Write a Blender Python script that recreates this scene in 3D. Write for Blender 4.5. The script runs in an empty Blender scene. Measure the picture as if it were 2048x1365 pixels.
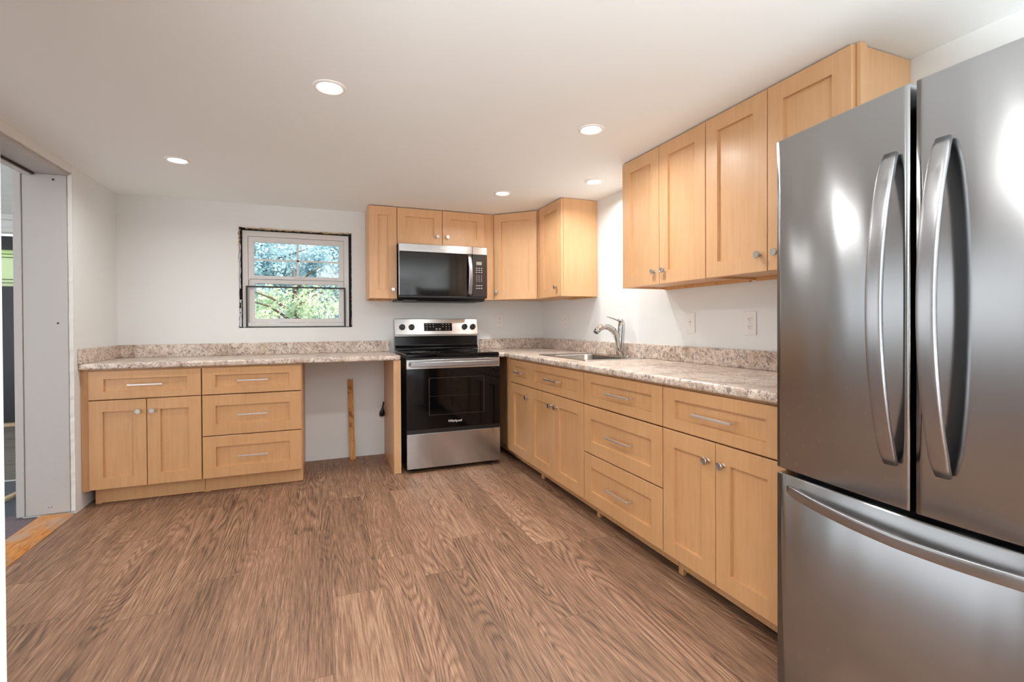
import bpy, bmesh, math, random
from mathutils import Vector, Matrix

S = bpy.context.scene
C = S.collection
random.seed(7)
# ------------------------------------------------------------------ camera
CAM = Vector((-2.0685, -4.439, 1.1499))
yw, pt, rl = math.radians(21.5039), math.radians(0.4241), math.radians(0.297)
fw = Vector((math.sin(yw) * math.cos(pt), math.cos(yw) * math.cos(pt), -math.sin(pt)))
rt = Vector((math.cos(yw), -math.sin(yw), 0)); up = rt.cross(fw)
R_ = rt * math.cos(rl) - up * math.sin(rl); U_ = rt * math.sin(rl) + up * math.cos(rl)
cd = bpy.data.cameras.new('camera'); cam = bpy.data.objects.new('camera', cd); C.objects.link(cam)
M = Matrix((R_, U_, -fw)).transposed().to_4x4(); M.translation = CAM; cam.matrix_world = M
cd.sensor_width = 36; cd.lens = 970.83 / 2048 * 36; cd.shift_y = -26.5 / 2048; cd.clip_start = 0.01
S.camera = cam
# ------------------------------------------------------------------ world, sun, exposure
S.view_settings.view_transform = 'Standard'; S.view_settings.look = 'None'
S.view_settings.gamma = 1; S.view_settings.use_curve_mapping = False
S.view_settings.exposure = 0.2
S.cycles.diffuse_bounces = 8; S.cycles.max_bounces = 14; S.cycles.transparent_max_bounces = 12
W = bpy.data.worlds.new('world'); S.world = W; W.use_nodes = True
bg = W.node_tree.nodes['Background']; bg.inputs[0].default_value = (0.93, 0.965, 1.0, 1); bg.inputs[1].default_value = 2.2
sd = bpy.data.lights.new('sun', 'SUN'); sd.energy = 7.0; sd.angle = math.radians(1); sd.color = (1, .95, .84)
sun = bpy.data.objects.new('sun', sd); C.objects.link(sun)
sun.rotation_euler = Vector((-.75, .45, -.75)).to_track_quat('-Z', 'Y').to_euler()
LAMP_W = 6.3
fd = bpy.data.lights.new('added_ceiling_fill', 'AREA'); fd.shape = 'DISK'; fd.size = 1.0; fd.energy = 205; fd.color = (.9, .96, 1)  # unseen upward light added behind the camera to lift the ceiling
fill_light = bpy.data.objects.new('added_ceiling_fill', fd); C.objects.link(fill_light); fill_light.location = (-2.0, -5.9, .5); fill_light.rotation_euler = (math.pi + .12, 0, 0)
LAMPS = [(-2.027, -2.288), (-2.852, -1.026), (-0.787, -2.293), (-0.30, -1.518), (-0.79, -1.015),
         (-2.03, -3.55), (-2.9, -5.2), (-1.5, -5.2), (-1.5, -6.8), (-2.9, -6.8)]  # last four are unseen, added behind the camera to brighten the room
# ------------------------------------------------------------------ materials
def hexc(h):
    r = [int(h[i:i + 2], 16) / 255 for i in (0, 2, 4)]
    return tuple(x / 12.92 if x <= .04045 else ((x + .055) / 1.055) ** 2.4 for x in r) + (1,)
class NT:
    def __init__(s, name):
        s.m = bpy.data.materials.new(name); s.m.use_nodes = True; s.t = s.m.node_tree
        s.b = s.t.nodes['Principled BSDF']; s.out = s.t.nodes['Material Output']
    def n(s, typ, **k):
        x = s.t.nodes.new('ShaderNode' + typ)
        for a, v in k.items():
            if a.startswith('_'): setattr(x, a[1:], v)
        return x
    def l(s, a, b): s.t.links.new(a, b)
    def put(s, sock, v):
        if hasattr(v, 'is_linked') or isinstance(v, bpy.types.NodeSocket): s.l(v, sock)
        else: sock.default_value = v
    def math(s, op, a, b=None, c=None, clamp=False):
        x = s.n('Math', _operation=op, _use_clamp=clamp); s.put(x.inputs[0], a)
        if b is not None: s.put(x.inputs[1], b)
        if c is not None: s.put(x.inputs[2], c)
        return x.outputs[0]
    def pos(s): return s.n('NewGeometry').outputs['Position']
    def sep(s, v):
        x = s.n('SeparateXYZ'); s.l(v, x.inputs[0]); return x.outputs
    def comb(s, a, b, c):
        x = s.n('CombineXYZ'); [s.put(x.inputs[i], v) for i, v in enumerate((a, b, c))]; return x.outputs[0]
    def vmul(s, v, t):
        x = s.n('VectorMath', _operation='MULTIPLY'); s.l(v, x.inputs[0]); x.inputs[1].default_value = t; return x.outputs[0]
    def noise(s, v, scale, detail=3, rough=.5, dist=0):
        x = s.n('TexNoise'); s.l(v, x.inputs['Vector']); x.inputs['Scale'].default_value = scale
        x.inputs['Detail'].default_value = detail; x.inputs['Roughness'].default_value = rough
        x.inputs['Distortion'].default_value = dist; return x.outputs['Fac']
    def ramp(s, f, stops):
        x = s.n('ValToRGB'); s.l(f, x.inputs[0]); e = x.color_ramp.elements
        e[0].position, e[0].color = stops[0]; e[1].position, e[1].color = stops[-1]
        for p, c in stops[1:-1]:
            q = e.new(p); q.color = c
        return x.outputs[0]
    def mix(s, f, a, b, mode='MIX'):
        x = s.n('Mix', _data_type='RGBA', _blend_type=mode); s.put(x.inputs[0], f); s.put(x.inputs[6], a); s.put(x.inputs[7], b)
        return x.outputs[2]
    def bump(s, h, strength, dist):
        x = s.n('Bump'); s.l(h, x.inputs['Height']); x.inputs['Strength'].default_value = strength
        x.inputs['Distance'].default_value = dist; s.l(x.outputs[0], s.b.inputs['Normal']); return x
    def set(s, **k):
        for a, v in k.items(): s.put(s.b.inputs[a.replace('_', ' ')], v)
        return s
def paint(name, col, rough=.6, bump=.08, scale=60):
    t = NT(name); p = t.pos(); t.set(Base_Color=hexc(col), Roughness=rough)
    t.bump(t.noise(p, scale, 4), bump, .004); return t.m
def flat(name, col, rough=.4, metal=0, **k):
    t = NT(name); p = t.pos(); n = t.noise(p, 25, 2)
    c = hexc(col); t.set(Base_Color=t.mix(t.math('MULTIPLY', n, .12), c, tuple(x * .8 for x in c[:3]) + (1,)), Roughness=rough, Metallic=metal, **k); return t.m
def maple(name, c1, c2, c3, rough=.32):
    t = NT(name); p = t.pos()
    g = t.noise(t.vmul(p, (30, 30, 1.6)), 2.2, 4, .6, .3)
    f = t.noise(t.vmul(p, (120, 120, 7)), 3, 3, .6)
    b = t.noise(t.vmul(p, (1, 1, .8)), 5, 2)
    v = t.math('ADD', t.math('MULTIPLY', g, .45), t.math('ADD', t.math('MULTIPLY', f, .25), t.math('MULTIPLY', b, .3)))
    t.set(Base_Color=t.ramp(v, [(.36, hexc(c1)), (.5, hexc(c2)), (.66, hexc(c3))]), Roughness=rough)
    t.b.inputs['Coat Weight'].default_value = .05; t.b.inputs['Coat Roughness'].default_value = .2
    t.bump(f, .04, .001); return t.m
def laminate(name):
    t = NT(name); p = t.pos()
    a = t.noise(p, 9, 6, .65, .8); b = t.noise(p, 55, 5, .7, .6); c = t.noise(p, 160, 3, .7)
    base = t.ramp(a, [(.3, hexc('a58f80')), (.45, hexc('cdb9a8')), (.58, hexc('e4d6c9')), (.72, hexc('c3ad9c'))])
    sp = t.ramp(b, [(.40, (1, 1, 1, 1)), (.47, (0, 0, 0, 1))])
    x = t.mix(t.math('MULTIPLY', sp, .72), base, hexc('5c4b45'))
    w = t.ramp(c, [(.58, (0, 0, 0, 1)), (.68, (1, 1, 1, 1))])
    x = t.mix(t.math('MULTIPLY', w, .55), x, hexc('eee4da'))
    # branching dark veins
    v = t.noise(p, 5.5, 5, .62, 2.2); d = t.math('ABSOLUTE', t.math('SUBTRACT', v, .5))
    vm = t.ramp(d, [(.0, (1, 1, 1, 1)), (.022, (0, 0, 0, 1))])
    gate = t.ramp(t.noise(p, 3, 2), [(.38, (0, 0, 0, 1)), (.5, (1, 1, 1, 1))])
    x = t.mix(t.math('MULTIPLY', t.math('MULTIPLY', vm, gate), .7), x, hexc('5a4c4c'))
    v2 = t.noise(p, 16, 4, .6, 1.8); d2 = t.math('ABSOLUTE', t.math('SUBTRACT', v2, .5))
    vm2 = t.ramp(d2, [(.0, (1, 1, 1, 1)), (.02, (0, 0, 0, 1))])
    x = t.mix(t.math('MULTIPLY', vm2, .45), x, hexc('6f5f5c'))
    t.set(Base_Color=x, Roughness=.3); t.bump(b, .03, .001); return t.m
def planks(name, tones, wid=.2, lng=1.22, rot=False, k=1.0):
    t = NT(name); s = t.sep(t.pos()); X, Y = (s[1], s[0]) if rot else (s[0], s[1])
    r = t.math('FLOOR', t.math('DIVIDE', t.math('ADD', X, 50.03), wid))
    wn = t.n('TexWhiteNoise', _noise_dimensions='1D'); t.l(r, wn.inputs['W'])
    yy = t.math('ADD', t.math('DIVIDE', Y, lng), t.math('MULTIPLY', wn.outputs['Value'], 7.3))
    cidx = t.math('FLOOR', yy)
    wn2 = t.n('TexWhiteNoise', _noise_dimensions='2D'); t.l(t.comb(r, cidx, 0), wn2.inputs['Vector']); idv = wn2.outputs['Value']
    fx = t.math('FRACT', t.math('DIVIDE', t.math('ADD', X, 50.03), wid)); fy = t.math('FRACT', yy)
    # cathedral figure: contour bands of stretched noise, shifted for every plank
    gx = t.math('ADD', t.math('MULTIPLY', X, 1.0), t.math('MULTIPLY', idv, 37)); gy = t.math('ADD', t.math('MULTIPLY', Y, .12), t.math('MULTIPLY', idv, 91))
    gv = t.comb(gx, gy, idv)
    big = t.noise(gv, 5.5, 1.5, .45, .25)
    bands = t.math('ABSOLUTE', t.math('SINE', t.math('MULTIPLY', big, 95 * k)))
    gate = t.ramp(t.noise(t.comb(t.math('MULTIPLY', gx, 4.5), t.math('MULTIPLY', gy, 4), 8.8), 1.0, 2), [(.42, (.12, .12, .12, 1)), (.62, (1, 1, 1, 1))])
    bands = t.math('MULTIPLY', t.math('SUBTRACT', bands, .64), gate)
    fine = t.noise(t.comb(t.math('MULTIPLY', gx, 1), t.math('MULTIPLY', gy, .22), idv), 260, 4, .72)
    fine2 = t.noise(t.comb(gx, t.math('MULTIPLY', gy, .35), 3.3), 105, 3, .7)
    soft = t.noise(gv, 2.3, 3, .6)
    v = t.math('ADD', t.math('ADD', .054, t.math('MULTIPLY', bands, .10)), t.math('ADD', t.math('MULTIPLY', fine, .40), t.math('MULTIPLY', fine2, .28)))
    v = t.math('ADD', v, t.math('MULTIPLY', soft, .22))
    v = t.math('ADD', v, t.math('MULTIPLY', t.math('SUBTRACT', idv, .5), .045))
    col = t.ramp(v, [(.37, hexc(tones[0])), (.455, hexc(tones[1])), (.53, hexc(tones[2])), (.62, hexc(tones[3]))])
    ex = t.math('MINIMUM', fx, t.math('SUBTRACT', 1, fx)); ey = t.math('MINIMUM', fy, t.math('SUBTRACT', 1, fy))
    seam = t.math('MAXIMUM', t.math('LESS_THAN', ex, .0045), t.math('LESS_THAN', ey, .0011))
    col = t.mix(t.math('MULTIPLY', seam, .5), col, hexc(tones[0]))
    t.set(Base_Color=col, Roughness=t.math('ADD', .42, t.math('MULTIPLY', fine, .15)))
    t.bump(fine, .12, .002); return t.m
def steel(name, col='b4b4b6', rough=.27, aniso=.75, tan=(0, 0, 1), wav=0.0, brush=(3, 3, 900)):
    t = NT(name); p = t.pos(); n = t.noise(t.vmul(p, brush), 1, 1)
    t.set(Base_Color=t.mix(t.math('MULTIPLY', n, .06), hexc(col), hexc('9a9a9c')), Metallic=1.0, Anisotropic=aniso,
          Roughness=t.math('ADD', rough - .04, t.math('MULTIPLY', n, .02)))
    if tan: t.l(t.comb(*tan), t.b.inputs['Tangent'])
    if wav:
        t.bump(t.noise(t.vmul(p, (1, 2.6, .7)), 2.6, 1), wav, .02)
    return t.m
def emit(name, col, st):
    t = NT(name); t.set(Base_Color=hexc(col), Emission_Color=hexc(col), Emission_Strength=st); return t.m
mt = {}
mt['wall'] = paint('wall_paint', 'e0e2e1', .65)
mt['ceil'] = paint('ceiling_paint', 'f1f6f6', .8, .05, 30)
mt['trimw'] = paint('old_white_paint', 'b4b0ad', .45, .3, 22)
mt['fascia'] = paint('fascia_paint', 'dcdbd8', .5, .3, 40)
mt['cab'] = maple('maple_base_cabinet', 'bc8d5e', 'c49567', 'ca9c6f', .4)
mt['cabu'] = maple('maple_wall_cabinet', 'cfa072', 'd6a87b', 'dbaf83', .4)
mt['ply'] = maple('raw_ply', 'c4935d', 'd2a46d', 'dfb682', .6)
mt['top'] = laminate('granite_laminate')
mt['floor'] = planks('oak_vinyl_plank', ['4a382d', '775a46', '967259', 'b49277'])
mt['hallfloor'] = planks('grey_vinyl_plank', ['4a4540', '69625a', '7e766d', '938a80'], .15, 1.2, True)
mt['steel'] = steel('brushed_steel', 'b9b9bc', .26, .8, wav=.25)
mt['fridge'] = steel('fridge_steel', 'a0a1a2', .235, .9, wav=.12)
mt['handle'] = steel('handle_steel', 'a2a2a4', .34, .4, None, brush=(300, 300, 20))
mt['steelh'] = steel('range_panel_steel', 'c3c1c0', .3, .7, brush=(3, 3, 700))
mt['nickel'] = steel('satin_nickel', 'b9b6b1', .33, 0, None, brush=(5, 5, 5))
mt['pull'] = steel('pull_nickel', 'e2deda', .42, 0, None, brush=(5, 5, 5))
mt['chrome'] = steel('brushed_chrome', 'c8c6c4', .16, 0, None, brush=(5, 5, 5))
mt['sink'] = steel('sink_steel', 'c6c2bc', .25, .4, None, brush=(200, 5, 5))
mt['black'] = flat('black_plastic', '141415', .35)
mt['blackgl'] = flat('black_glass', '070708', .06, Specular_IOR_Level=.3); 
mt['blackm'] = flat('black_enamel', '0d0d0e', .15)
mt['mwgl'] = flat('tinted_glass', '1a1a1a', .07)
mt['panel'] = flat('dark_control_panel', '2c2828', .25)
mt['grey'] = flat('dark_grey_case', '4a4b4d', .45)
mt['white'] = flat('white_plastic', 'e6e4e0', .35)
mt['slot'] = flat('slot_dark', '2a2724', .6)
mt['vinyl'] = flat('white_vinyl', 'd9d7d6', .35)
mt['mark'] = flat('pale_print', 'c8c8c8', .5)
mt['lcd'] = flat('lcd_grey', '9a9d8c', .3)
mt['paper'] = paint('torn_drywall_paper', 'd6cbbb', .9, .8, 60)
mt['rawwood'] = maple('raw_pine', 'a58a6a', 'c4aa88', 'dcc8aa', .8)
mt['gap_shade'] = flat('painted_gap_shade', '1d1c1c', .9)  # near-black colour stands in for the shade in the window gap
mt['bronze'] = flat('dark_screen_frame', '3a3634', .5)
mt['tape'] = paint('white_housewrap', 'cdd6e0', .7)
mt['diff'] = emit('led_diffuser', 'fffaf2', 9.0)
mt['ring'] = flat('white_trim_ring', 'f2f1ee', .4)
mt['doorb'] = paint('black_door_paint', '17171a', .35, .15, 40)
# pine board with knots, dirty
t = NT('pine_board'); p = t.pos(); g = t.noise(t.vmul(p, (40, 40, 2)), 2, 4, .6, .5); st = t.noise(p, 14, 4, .65)
x = t.ramp(g, [(.3, hexc('b47a3c')), (.5, hexc('cd9350')), (.7, hexc('dca863'))])
t.set(Base_Color=t.mix(t.ramp(st, [(.56, (0, 0, 0, 1)), (.68, (1, 1, 1, 1))]), x, hexc('8a5526')), Roughness=.7); mt['board'] = t.m
# worn oak sill
t = NT('oak_threshold'); p = t.pos(); g = t.noise(t.vmul(p, (14, 2, 14)), 4, 5, .65, .6); st = t.noise(p, 5, 3)
x = t.ramp(g, [(.3, hexc('9a5f2a')), (.5, hexc('c98742')), (.7, hexc('dba262'))])
t.set(Base_Color=t.mix(t.ramp(st, [(.45, (0, 0, 0, 1)), (.62, (.8, .8, .8, 1))]), x, hexc('b09a86')), Roughness=.45); mt['oak'] = t.m
def carpet(name, a, b):
    t = NT(name); p = t.pos(); n = t.noise(p, 260, 3, .8); t.set(Base_Color=t.ramp(n, [(.35, hexc(a)), (.65, hexc(b))]), Roughness=.95)
    t.bump(n, .6, .004); return t.m
mt['carpetb'] = carpet('blue_grey_carpet', '363a40', '6b7078'); mt['carpetp'] = carpet('purple_grey_carpet', '4d4248', '857880')
# white boarded hall ceiling
t = NT('hall_ceiling_board'); p = t.pos(); n = t.noise(t.vmul(p, (3, 18, 3)), 2, 5, .7)
t.set(Base_Color=t.ramp(n, [(.3, hexc('c9cccc')), (.42, hexc('eff0ef')), (.7, hexc('f4f5f4'))]), Roughness=.8); mt['hallceil'] = t.m
# leaf: thin translucent
def leafmat(name, a, b):
    t = NT(name); p = t.pos(); n = t.noise(p, 3, 3); c = t.ramp(n, [(.35, hexc(a)), (.65, hexc(b))])
    t.set(Base_Color=c, Roughness=.45); tr = t.n('BsdfTranslucent'); t.l(c, tr.inputs[0])
    mx = t.n('MixShader'); mx.inputs[0].default_value = .35; t.l(t.b.outputs[0], mx.inputs[1]); t.l(tr.outputs[0], mx.inputs[2]); t.l(mx.outputs[0], t.out.inputs[0]); return t.m
mt['leafa'] = leafmat('painted_sunlit_leaves', '86b08c', 'e6f0cc'); mt['leafb'] = leafmat('painted_shade_leaves', '6fa2b4', 'd0e8ec')  # sunlight and bluish shade are painted into these two leaf colours
mt['bark'] = paint('bark', '5d5247', .9, 1, 12); mt['grass'] = paint('lawn_grass', '82857a', .9, 1, 30)
def glassmat(name, col=(1, 1, 1, 1), tint=.9):
    t = NT(name); tr = t.n('BsdfTransparent'); tr.inputs[0].default_value = tuple(x * tint for x in col[:3]) + (1,)
    gl = t.n('BsdfGlossy'); gl.inputs['Roughness'].default_value = .02; fr = t.n('Fresnel'); fr.inputs[0].default_value = 1.45
    mx = t.n('MixShader'); t.l(fr.outputs[0], mx.inputs[0]); t.l(tr.outputs[0], mx.inputs[1]); t.l(gl.outputs[0], mx.inputs[2]); t.l(mx.outputs[0], t.out.inputs[0]); return t.m
mt['glass'] = glassmat('window_glass')
def stained(name, col):
    t = NT(name); tr = t.n('BsdfTranslucent'); tr.inputs[0].default_value = hexc(col); tp = t.n('BsdfTransparent'); tp.inputs[0].default_value = hexc(col)
    mx = t.n('MixShader'); mx.inputs[0].default_value = .12; t.l(tr.outputs[0], mx.inputs[1]); t.l(tp.outputs[0], mx.inputs[2]); t.l(mx.outputs[0], t.out.inputs[0]); return t.m
mt['sgreen'] = stained('green_stained_glass', 'd3dcc4'); mt['spale'] = stained('pale_stained_glass', 'd2e2e6'); mt['samber'] = stained('amber_stained_glass', 'd3e0bd')
# ------------------------------------------------------------------ mesh helpers (built in world space, stored relative to the thing's base)
def origin(o): return Vector(o['_o']) if '_o' in o else Vector((0, 0, 0))
ORG = {}
def islands(bm):
    seen = set(); out = []
    for v in bm.verts:
        if v in seen: continue
        st = [v]; seen.add(v); g_ = []
        while st:
            q = st.pop(); g_.append(q)
            for e in q.link_edges:
                w = e.other_vert(q)
                if w not in seen: seen.add(w); st.append(w)
        out.append(g_)
    return out
SPLIT = {'slot', 'plinth', 'foot', 'screw', 'screen_corner', 'backsplash', 'burner_ring', 'handle_post', 'underside_grille', 'torn_paper', 'raw_wood_edge', 'face_frame', 'reset_button', 'house_wrap', 'moulding', 'nail_hole', 'jack'}
def obj(name, bm, m, parent=None, smooth=False, bev=0, seg=2, label=None):
    if name in SPLIT:
        g_ = islands(bm)
        if len(g_) > 1:
            for one in g_:
                b2 = bmesh.new(); mp_ = {v: b2.verts.new(v.co) for v in one}
                for f in {f for v in one for f in v.link_faces}: b2.faces.new([mp_[v] for v in f.verts])
                o = obj(name, b2, m, parent, smooth, bev, seg, label)
            bm.free(); return o
    me = bpy.data.meshes.new(name); bmesh.ops.recalc_face_normals(bm, faces=bm.faces[:])
    o = bpy.data.objects.new(name, me); C.objects.link(o)
    if parent is not None:
        og = ORG.get(parent.name, Vector()); bmesh.ops.translate(bm, verts=bm.verts[:], vec=-og); o.parent = parent; ORG[o.name] = og
    else:
        vs = [v.co for v in bm.verts]; og = Vector(((min(v.x for v in vs) + max(v.x for v in vs)) / 2, (min(v.y for v in vs) + max(v.y for v in vs)) / 2, min(v.z for v in vs)))
        bmesh.ops.translate(bm, verts=bm.verts[:], vec=-og); o.location = og; ORG[o.name] = og
    if smooth:
        for f in bm.faces: f.smooth = True
    bm.to_mesh(me); bm.free(); me.materials.append(m if not isinstance(m, str) else mt[m])
    if bev:
        b = o.modifiers.new('bevel', 'BEVEL'); b.width = bev; b.segments = seg; b.limit_method = 'ANGLE'; b.angle_limit = math.radians(40); b.harden_normals = False
    if label: o['label'] = label
    return o
def thing(name, label, cat, loc, group=None, kind=None):
    o = bpy.data.objects.new(name, None); C.objects.link(o); o.location = loc; o.empty_display_size = .1
    ORG[o.name] = Vector(loc)
    if label: o['label'] = label
    if cat: o['category'] = cat
    if group: o['group'] = group
    if kind: o['kind'] = kind
    return o
def tag(o, label=None, cat=None, group=None, kind=None):
    for k, v in (('label', label), ('category', cat), ('group', group), ('kind', kind)):
        if v: o[k] = v
    return o
def box(bm, x0, x1, y0, y1, z0, z1):
    return fbox(bm, WF, x0, x1, y0, y1, z0, z1)
class Frame:
    def __init__(s, O, U, N): s.O, s.U, s.N = Vector(O), Vector(U).normalized(), Vector(N).normalized()
    def __call__(s, u, d, z): return s.O + s.U * u + s.N * d + Vector((0, 0, z))
WF = Frame((0, 0, 0), (1, 0, 0), (0, 1, 0))
def fbox(bm, F, u0, u1, d0, d1, z0, z1):
    v = [bm.verts.new(F(u, d, z)) for u in (u0, u1) for d in (d0, d1) for z in (z0, z1)]
    for q in ((0, 1, 3, 2), (4, 6, 7, 5), (0, 4, 5, 1), (2, 3, 7, 6), (0, 2, 6, 4), (1, 5, 7, 3)): bm.faces.new([v[i] for i in q])
    return v
def prism(bm, pts, z0, z1):
    a = [bm.verts.new((x, y, z0)) for x, y in pts]; b = [bm.verts.new((x, y, z1)) for x, y in pts]; n = len(pts)
    bm.faces.new(a[::-1]); bm.faces.new(b)
    for i in range(n): bm.faces.new((a[i], a[(i + 1) % n], b[(i + 1) % n], b[i]))
def cells(bm, us, vs, filled, w0, w1, P):
    """solid slab on a grid of cells, holes allowed; P(u, v, w) gives the point"""
    V = {}
    def g(i, j, k):
        if (i, j, k) not in V: V[(i, j, k)] = bm.verts.new(P(us[i], vs[j], w1 if k else w0))
        return V[(i, j, k)]
    F = lambda i, j: 0 <= i < len(us) - 1 and 0 <= j < len(vs) - 1 and filled(i, j)
    for i in range(len(us) - 1):
        for j in range(len(vs) - 1):
            if not F(i, j): continue
            for k in (0, 1): bm.faces.new([g(i, j, k), g(i + 1, j, k), g(i + 1, j + 1, k), g(i, j + 1, k)])
            for (a, b, ni, nj) in (((i, j), (i + 1, j), i, j - 1), ((i + 1, j), (i + 1, j + 1), i + 1, j), ((i + 1, j + 1), (i, j + 1), i, j + 1), ((i, j + 1), (i, j), i - 1, j)):
                if not F(ni, nj): bm.faces.new([g(*a, 0), g(*b, 0), g(*b, 1), g(*a, 1)])
def rings(bm, loops, cap0=True, cap1=True, closed=False):
    R = [[bm.verts.new(p) for p in lp] for lp in loops]; n = len(R[0])
    pr = list(zip(R, R[1:])) + ([(R[-1], R[0])] if closed else [])
    for a, b in pr:
        for i in range(n): bm.faces.new((a[i], a[(i + 1) % n], b[(i + 1) % n], b[i]))
    if cap0 and not closed: bm.faces.new(R[0][::-1])
    if cap1 and not closed: bm.faces.new(R[-1])
def shaker(bm, F, u0, u1, z0, z1, d0, th=.019, ru=.075, rz=.075, rec=.013):
    d1 = d0 + th; c = .0018
    def r(i, j, d): return [F(u0 + i, d, z0 + j), F(u1 - i, d, z0 + j), F(u1 - i, d, z1 - j), F(u0 + i, d, z1 - j)]
    rings(bm, [r(0, 0, d0), r(0, 0, d1 - c), r(c, c, d1), r(ru, rz, d1), r(ru + .0012, rz + .0012, d1 - rec)])
def lathe(bm, base, axis, prof, n=24):
    axis = Vector(axis).normalized(); a = axis.orthogonal().normalized(); b = axis.cross(a)
    rings(bm, [[Vector(base) + axis * h + (a * math.cos(2 * math.pi * i / n) + b * math.sin(2 * math.pi * i / n)) * r for i in range(n)] for r, h in prof])
def sweep(bm, pts, secs, upv):
    """pts: centres; secs: (half width along side, half thickness along up) or loops; rounded-rect section"""
    L = []
    for i, p in enumerate(pts):
        t_ = (pts[min(i + 1, len(pts) - 1)] - pts[max(i - 1, 0)]).normalized(); s = Vector(upv)
        s = (s - t_ * s.dot(t_)).normalized(); q = t_.cross(s); a, b = secs[i] if isinstance(secs, list) else secs
        lp = []
        for k in range(16):
            an = 2 * math.pi * (k + .5) / 16; cx, sx = math.cos(an), math.sin(an); e = .45
            lp.append(p + s * a * math.copysign(abs(cx) ** e, cx) + q * b * math.copysign(abs(sx) ** e, sx))
        L.append(lp)
    rings(bm, L)
def tube(bm, pts, r, n=14, up=(0, 1, 0)):
    L = []
    for i, p in enumerate(pts):
        t_ = (pts[min(i + 1, len(pts) - 1)] - pts[max(i - 1, 0)]).normalized(); s = Vector(up); s = (s - t_ * s.dot(t_)).normalized(); q = t_.cross(s)
        rr = r[i] if isinstance(r, list) else r; ra, rb = rr if isinstance(rr, tuple) else (rr, rr)
        L.append([p + s * ra * math.cos(2 * math.pi * k / n) + q * rb * math.sin(2 * math.pi * k / n) for k in range(n)])
    rings(bm, L)
def nb(): return bmesh.new()
def text_obj(s, size, F, u, d, z, m, parent, name='logo', bold=.0):
    cu = bpy.data.curves.new(name, 'FONT'); cu.body = s; cu.size = size; cu.align_x = 'CENTER'; cu.align_y = 'CENTER'; cu.extrude = .0006; cu.offset = bold; cu.resolution_u = 3
    to = bpy.data.objects.new('tmp', cu); C.objects.link(to); dg = bpy.context.evaluated_depsgraph_get(); me = bpy.data.meshes.new_from_object(to.evaluated_get(dg))
    bm = nb(); bm.from_mesh(me); bpy.data.objects.remove(to); bpy.data.curves.remove(cu); bpy.data.meshes.remove(me)
    for v in bm.verts: v.co = F(u + v.co.x, d + v.co.z, z + v.co.y)
    return obj(name, bm, m, parent)
# ------------------------------------------------------------------ room shell
ZC, LX, YJ = 2.136, -3.476, -.685
HX = -3.728                     # hall side of the left wall
b = nb(); box(b, HX, .0, -8.2, 0, -.06, 0); tag(obj('floor', b, 'floor'), kind='structure')
b = nb(); box(b, HX, .13, -8.2, .16, ZC, ZC + .12); tag(obj('ceiling', b, 'ceil'), kind='structure')
WX0, WX1, WZ0, WZ1 = -2.683, -1.812, 1.131, 1.952
b = nb(); cells(b, [LX - .25, WX0, WX1, .12], [-.06, WZ0, WZ1, ZC], lambda i, j: not (i == 1 and j == 1), 0.0, .15, lambda u, v, w: Vector((u, w, v)))
tag(obj('wall_back', b, 'wall'), kind='structure')
b = nb(); box(b, 0, .12, -8.2, 0, -.06, ZC); tag(obj('wall_right', b, 'wall'), kind='structure')
b = nb(); box(b, HX, LX, YJ, 0, 0, ZC); tag(obj('wall_left', b, 'wall'), kind='structure')
b = nb(); box(b, HX, LX, -8.2, -3.2, 0, ZC); tag(obj('wall_left', b, 'wall'), kind='structure')
b = nb(); box(b, LX, -2.133, -4.4, -4.3, 0, ZC); tag(obj('wall_front', b, 'wall'), kind='structure')
# opening in the left wall: header, jamb board, fascia, sliding-door track
b = nb(); box(b, HX, LX, -3.2, YJ, 2.083, ZC); tag(obj('trim_1', b, 'fascia', bev=.002), kind='structure')
b = nb()
import itertools
# header lining board with ragged front edge
n = 60; lo = []
for i in range(n + 1):
    y = YJ - .02 + (-3.2 - YJ) * i / n; j = random.uniform(-.002, .002)
    lo.append([Vector((HX + .002, y, 2.066)), Vector((LX - .014 + j * 2, y, 2.066 + j * .5)), Vector((LX - .012 + j, y, 2.082)), Vector((HX + .002, y, 2.082))])
rings(b, lo); tag(obj('trim_2', b, 'trimw'), kind='structure')
jb = thing('trim_3', None, None, (-3.6, YJ - .01, 0.02), kind='structure')
b = nb(); box(b, HX + .02, LX - .022, YJ - .02, YJ - .001, .02, 2.066); obj('jamb_board', b, 'trimw', jb, bev=.003)
b = nb(); box(b, HX - .02, HX + .018, YJ - .026, YJ - .001, .02, 2.066); obj('jamb_stop', b, 'trimw', jb, bev=.003)
b = nb()
lo = []
for i in range(80):
    z = .02 + 2.06 * i / 79; j = random.uniform(-.0025, .0025)
    lo.append([Vector((LX - .02, YJ - .001, z)), Vector((LX - .02, YJ - .013 + j, z)), Vector((LX + .001, YJ - .011 + j, z)), Vector((LX + .001, YJ - .001, z))])
rings(b, lo); obj('ragged_edge', b, 'fascia', jb)
b = nb(); 
for (x, z, r) in ((-3.545, 1.17, .006), (-3.56, 2.035, .007), (-3.6, .06, .003), (-3.585, .061, .003)):
    lathe(b, (x, YJ - .0205, z), (0, -1, 0), [(r, 0), (r * .9, .0008)], 8)
obj('nail_hole', b, 'slot', jb)
tr = thing('trim_4', None, None, (-3.68, -1.9, 2.05), kind='structure')
b = nb(); box(b, -3.70, -3.66, -3.15, YJ - .028, 2.05, 2.0655); obj('track_rail', b, 'vinyl', tr, bev=.002)
b = nb(); box(b, -3.655, -3.645, -3.15, YJ - .028, 2.056, 2.0655); obj('track_lip', b, 'slot', tr)
b = nb(); 
lo = [[Vector((x, y, z)) for x, z in ((-3.72, -.0), (-3.634, 0), (-3.634, .016), (-3.505, .02), (LX + .006, .012), (LX + .006, .0), )] for y in (YJ - .0, -3.2)]
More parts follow.
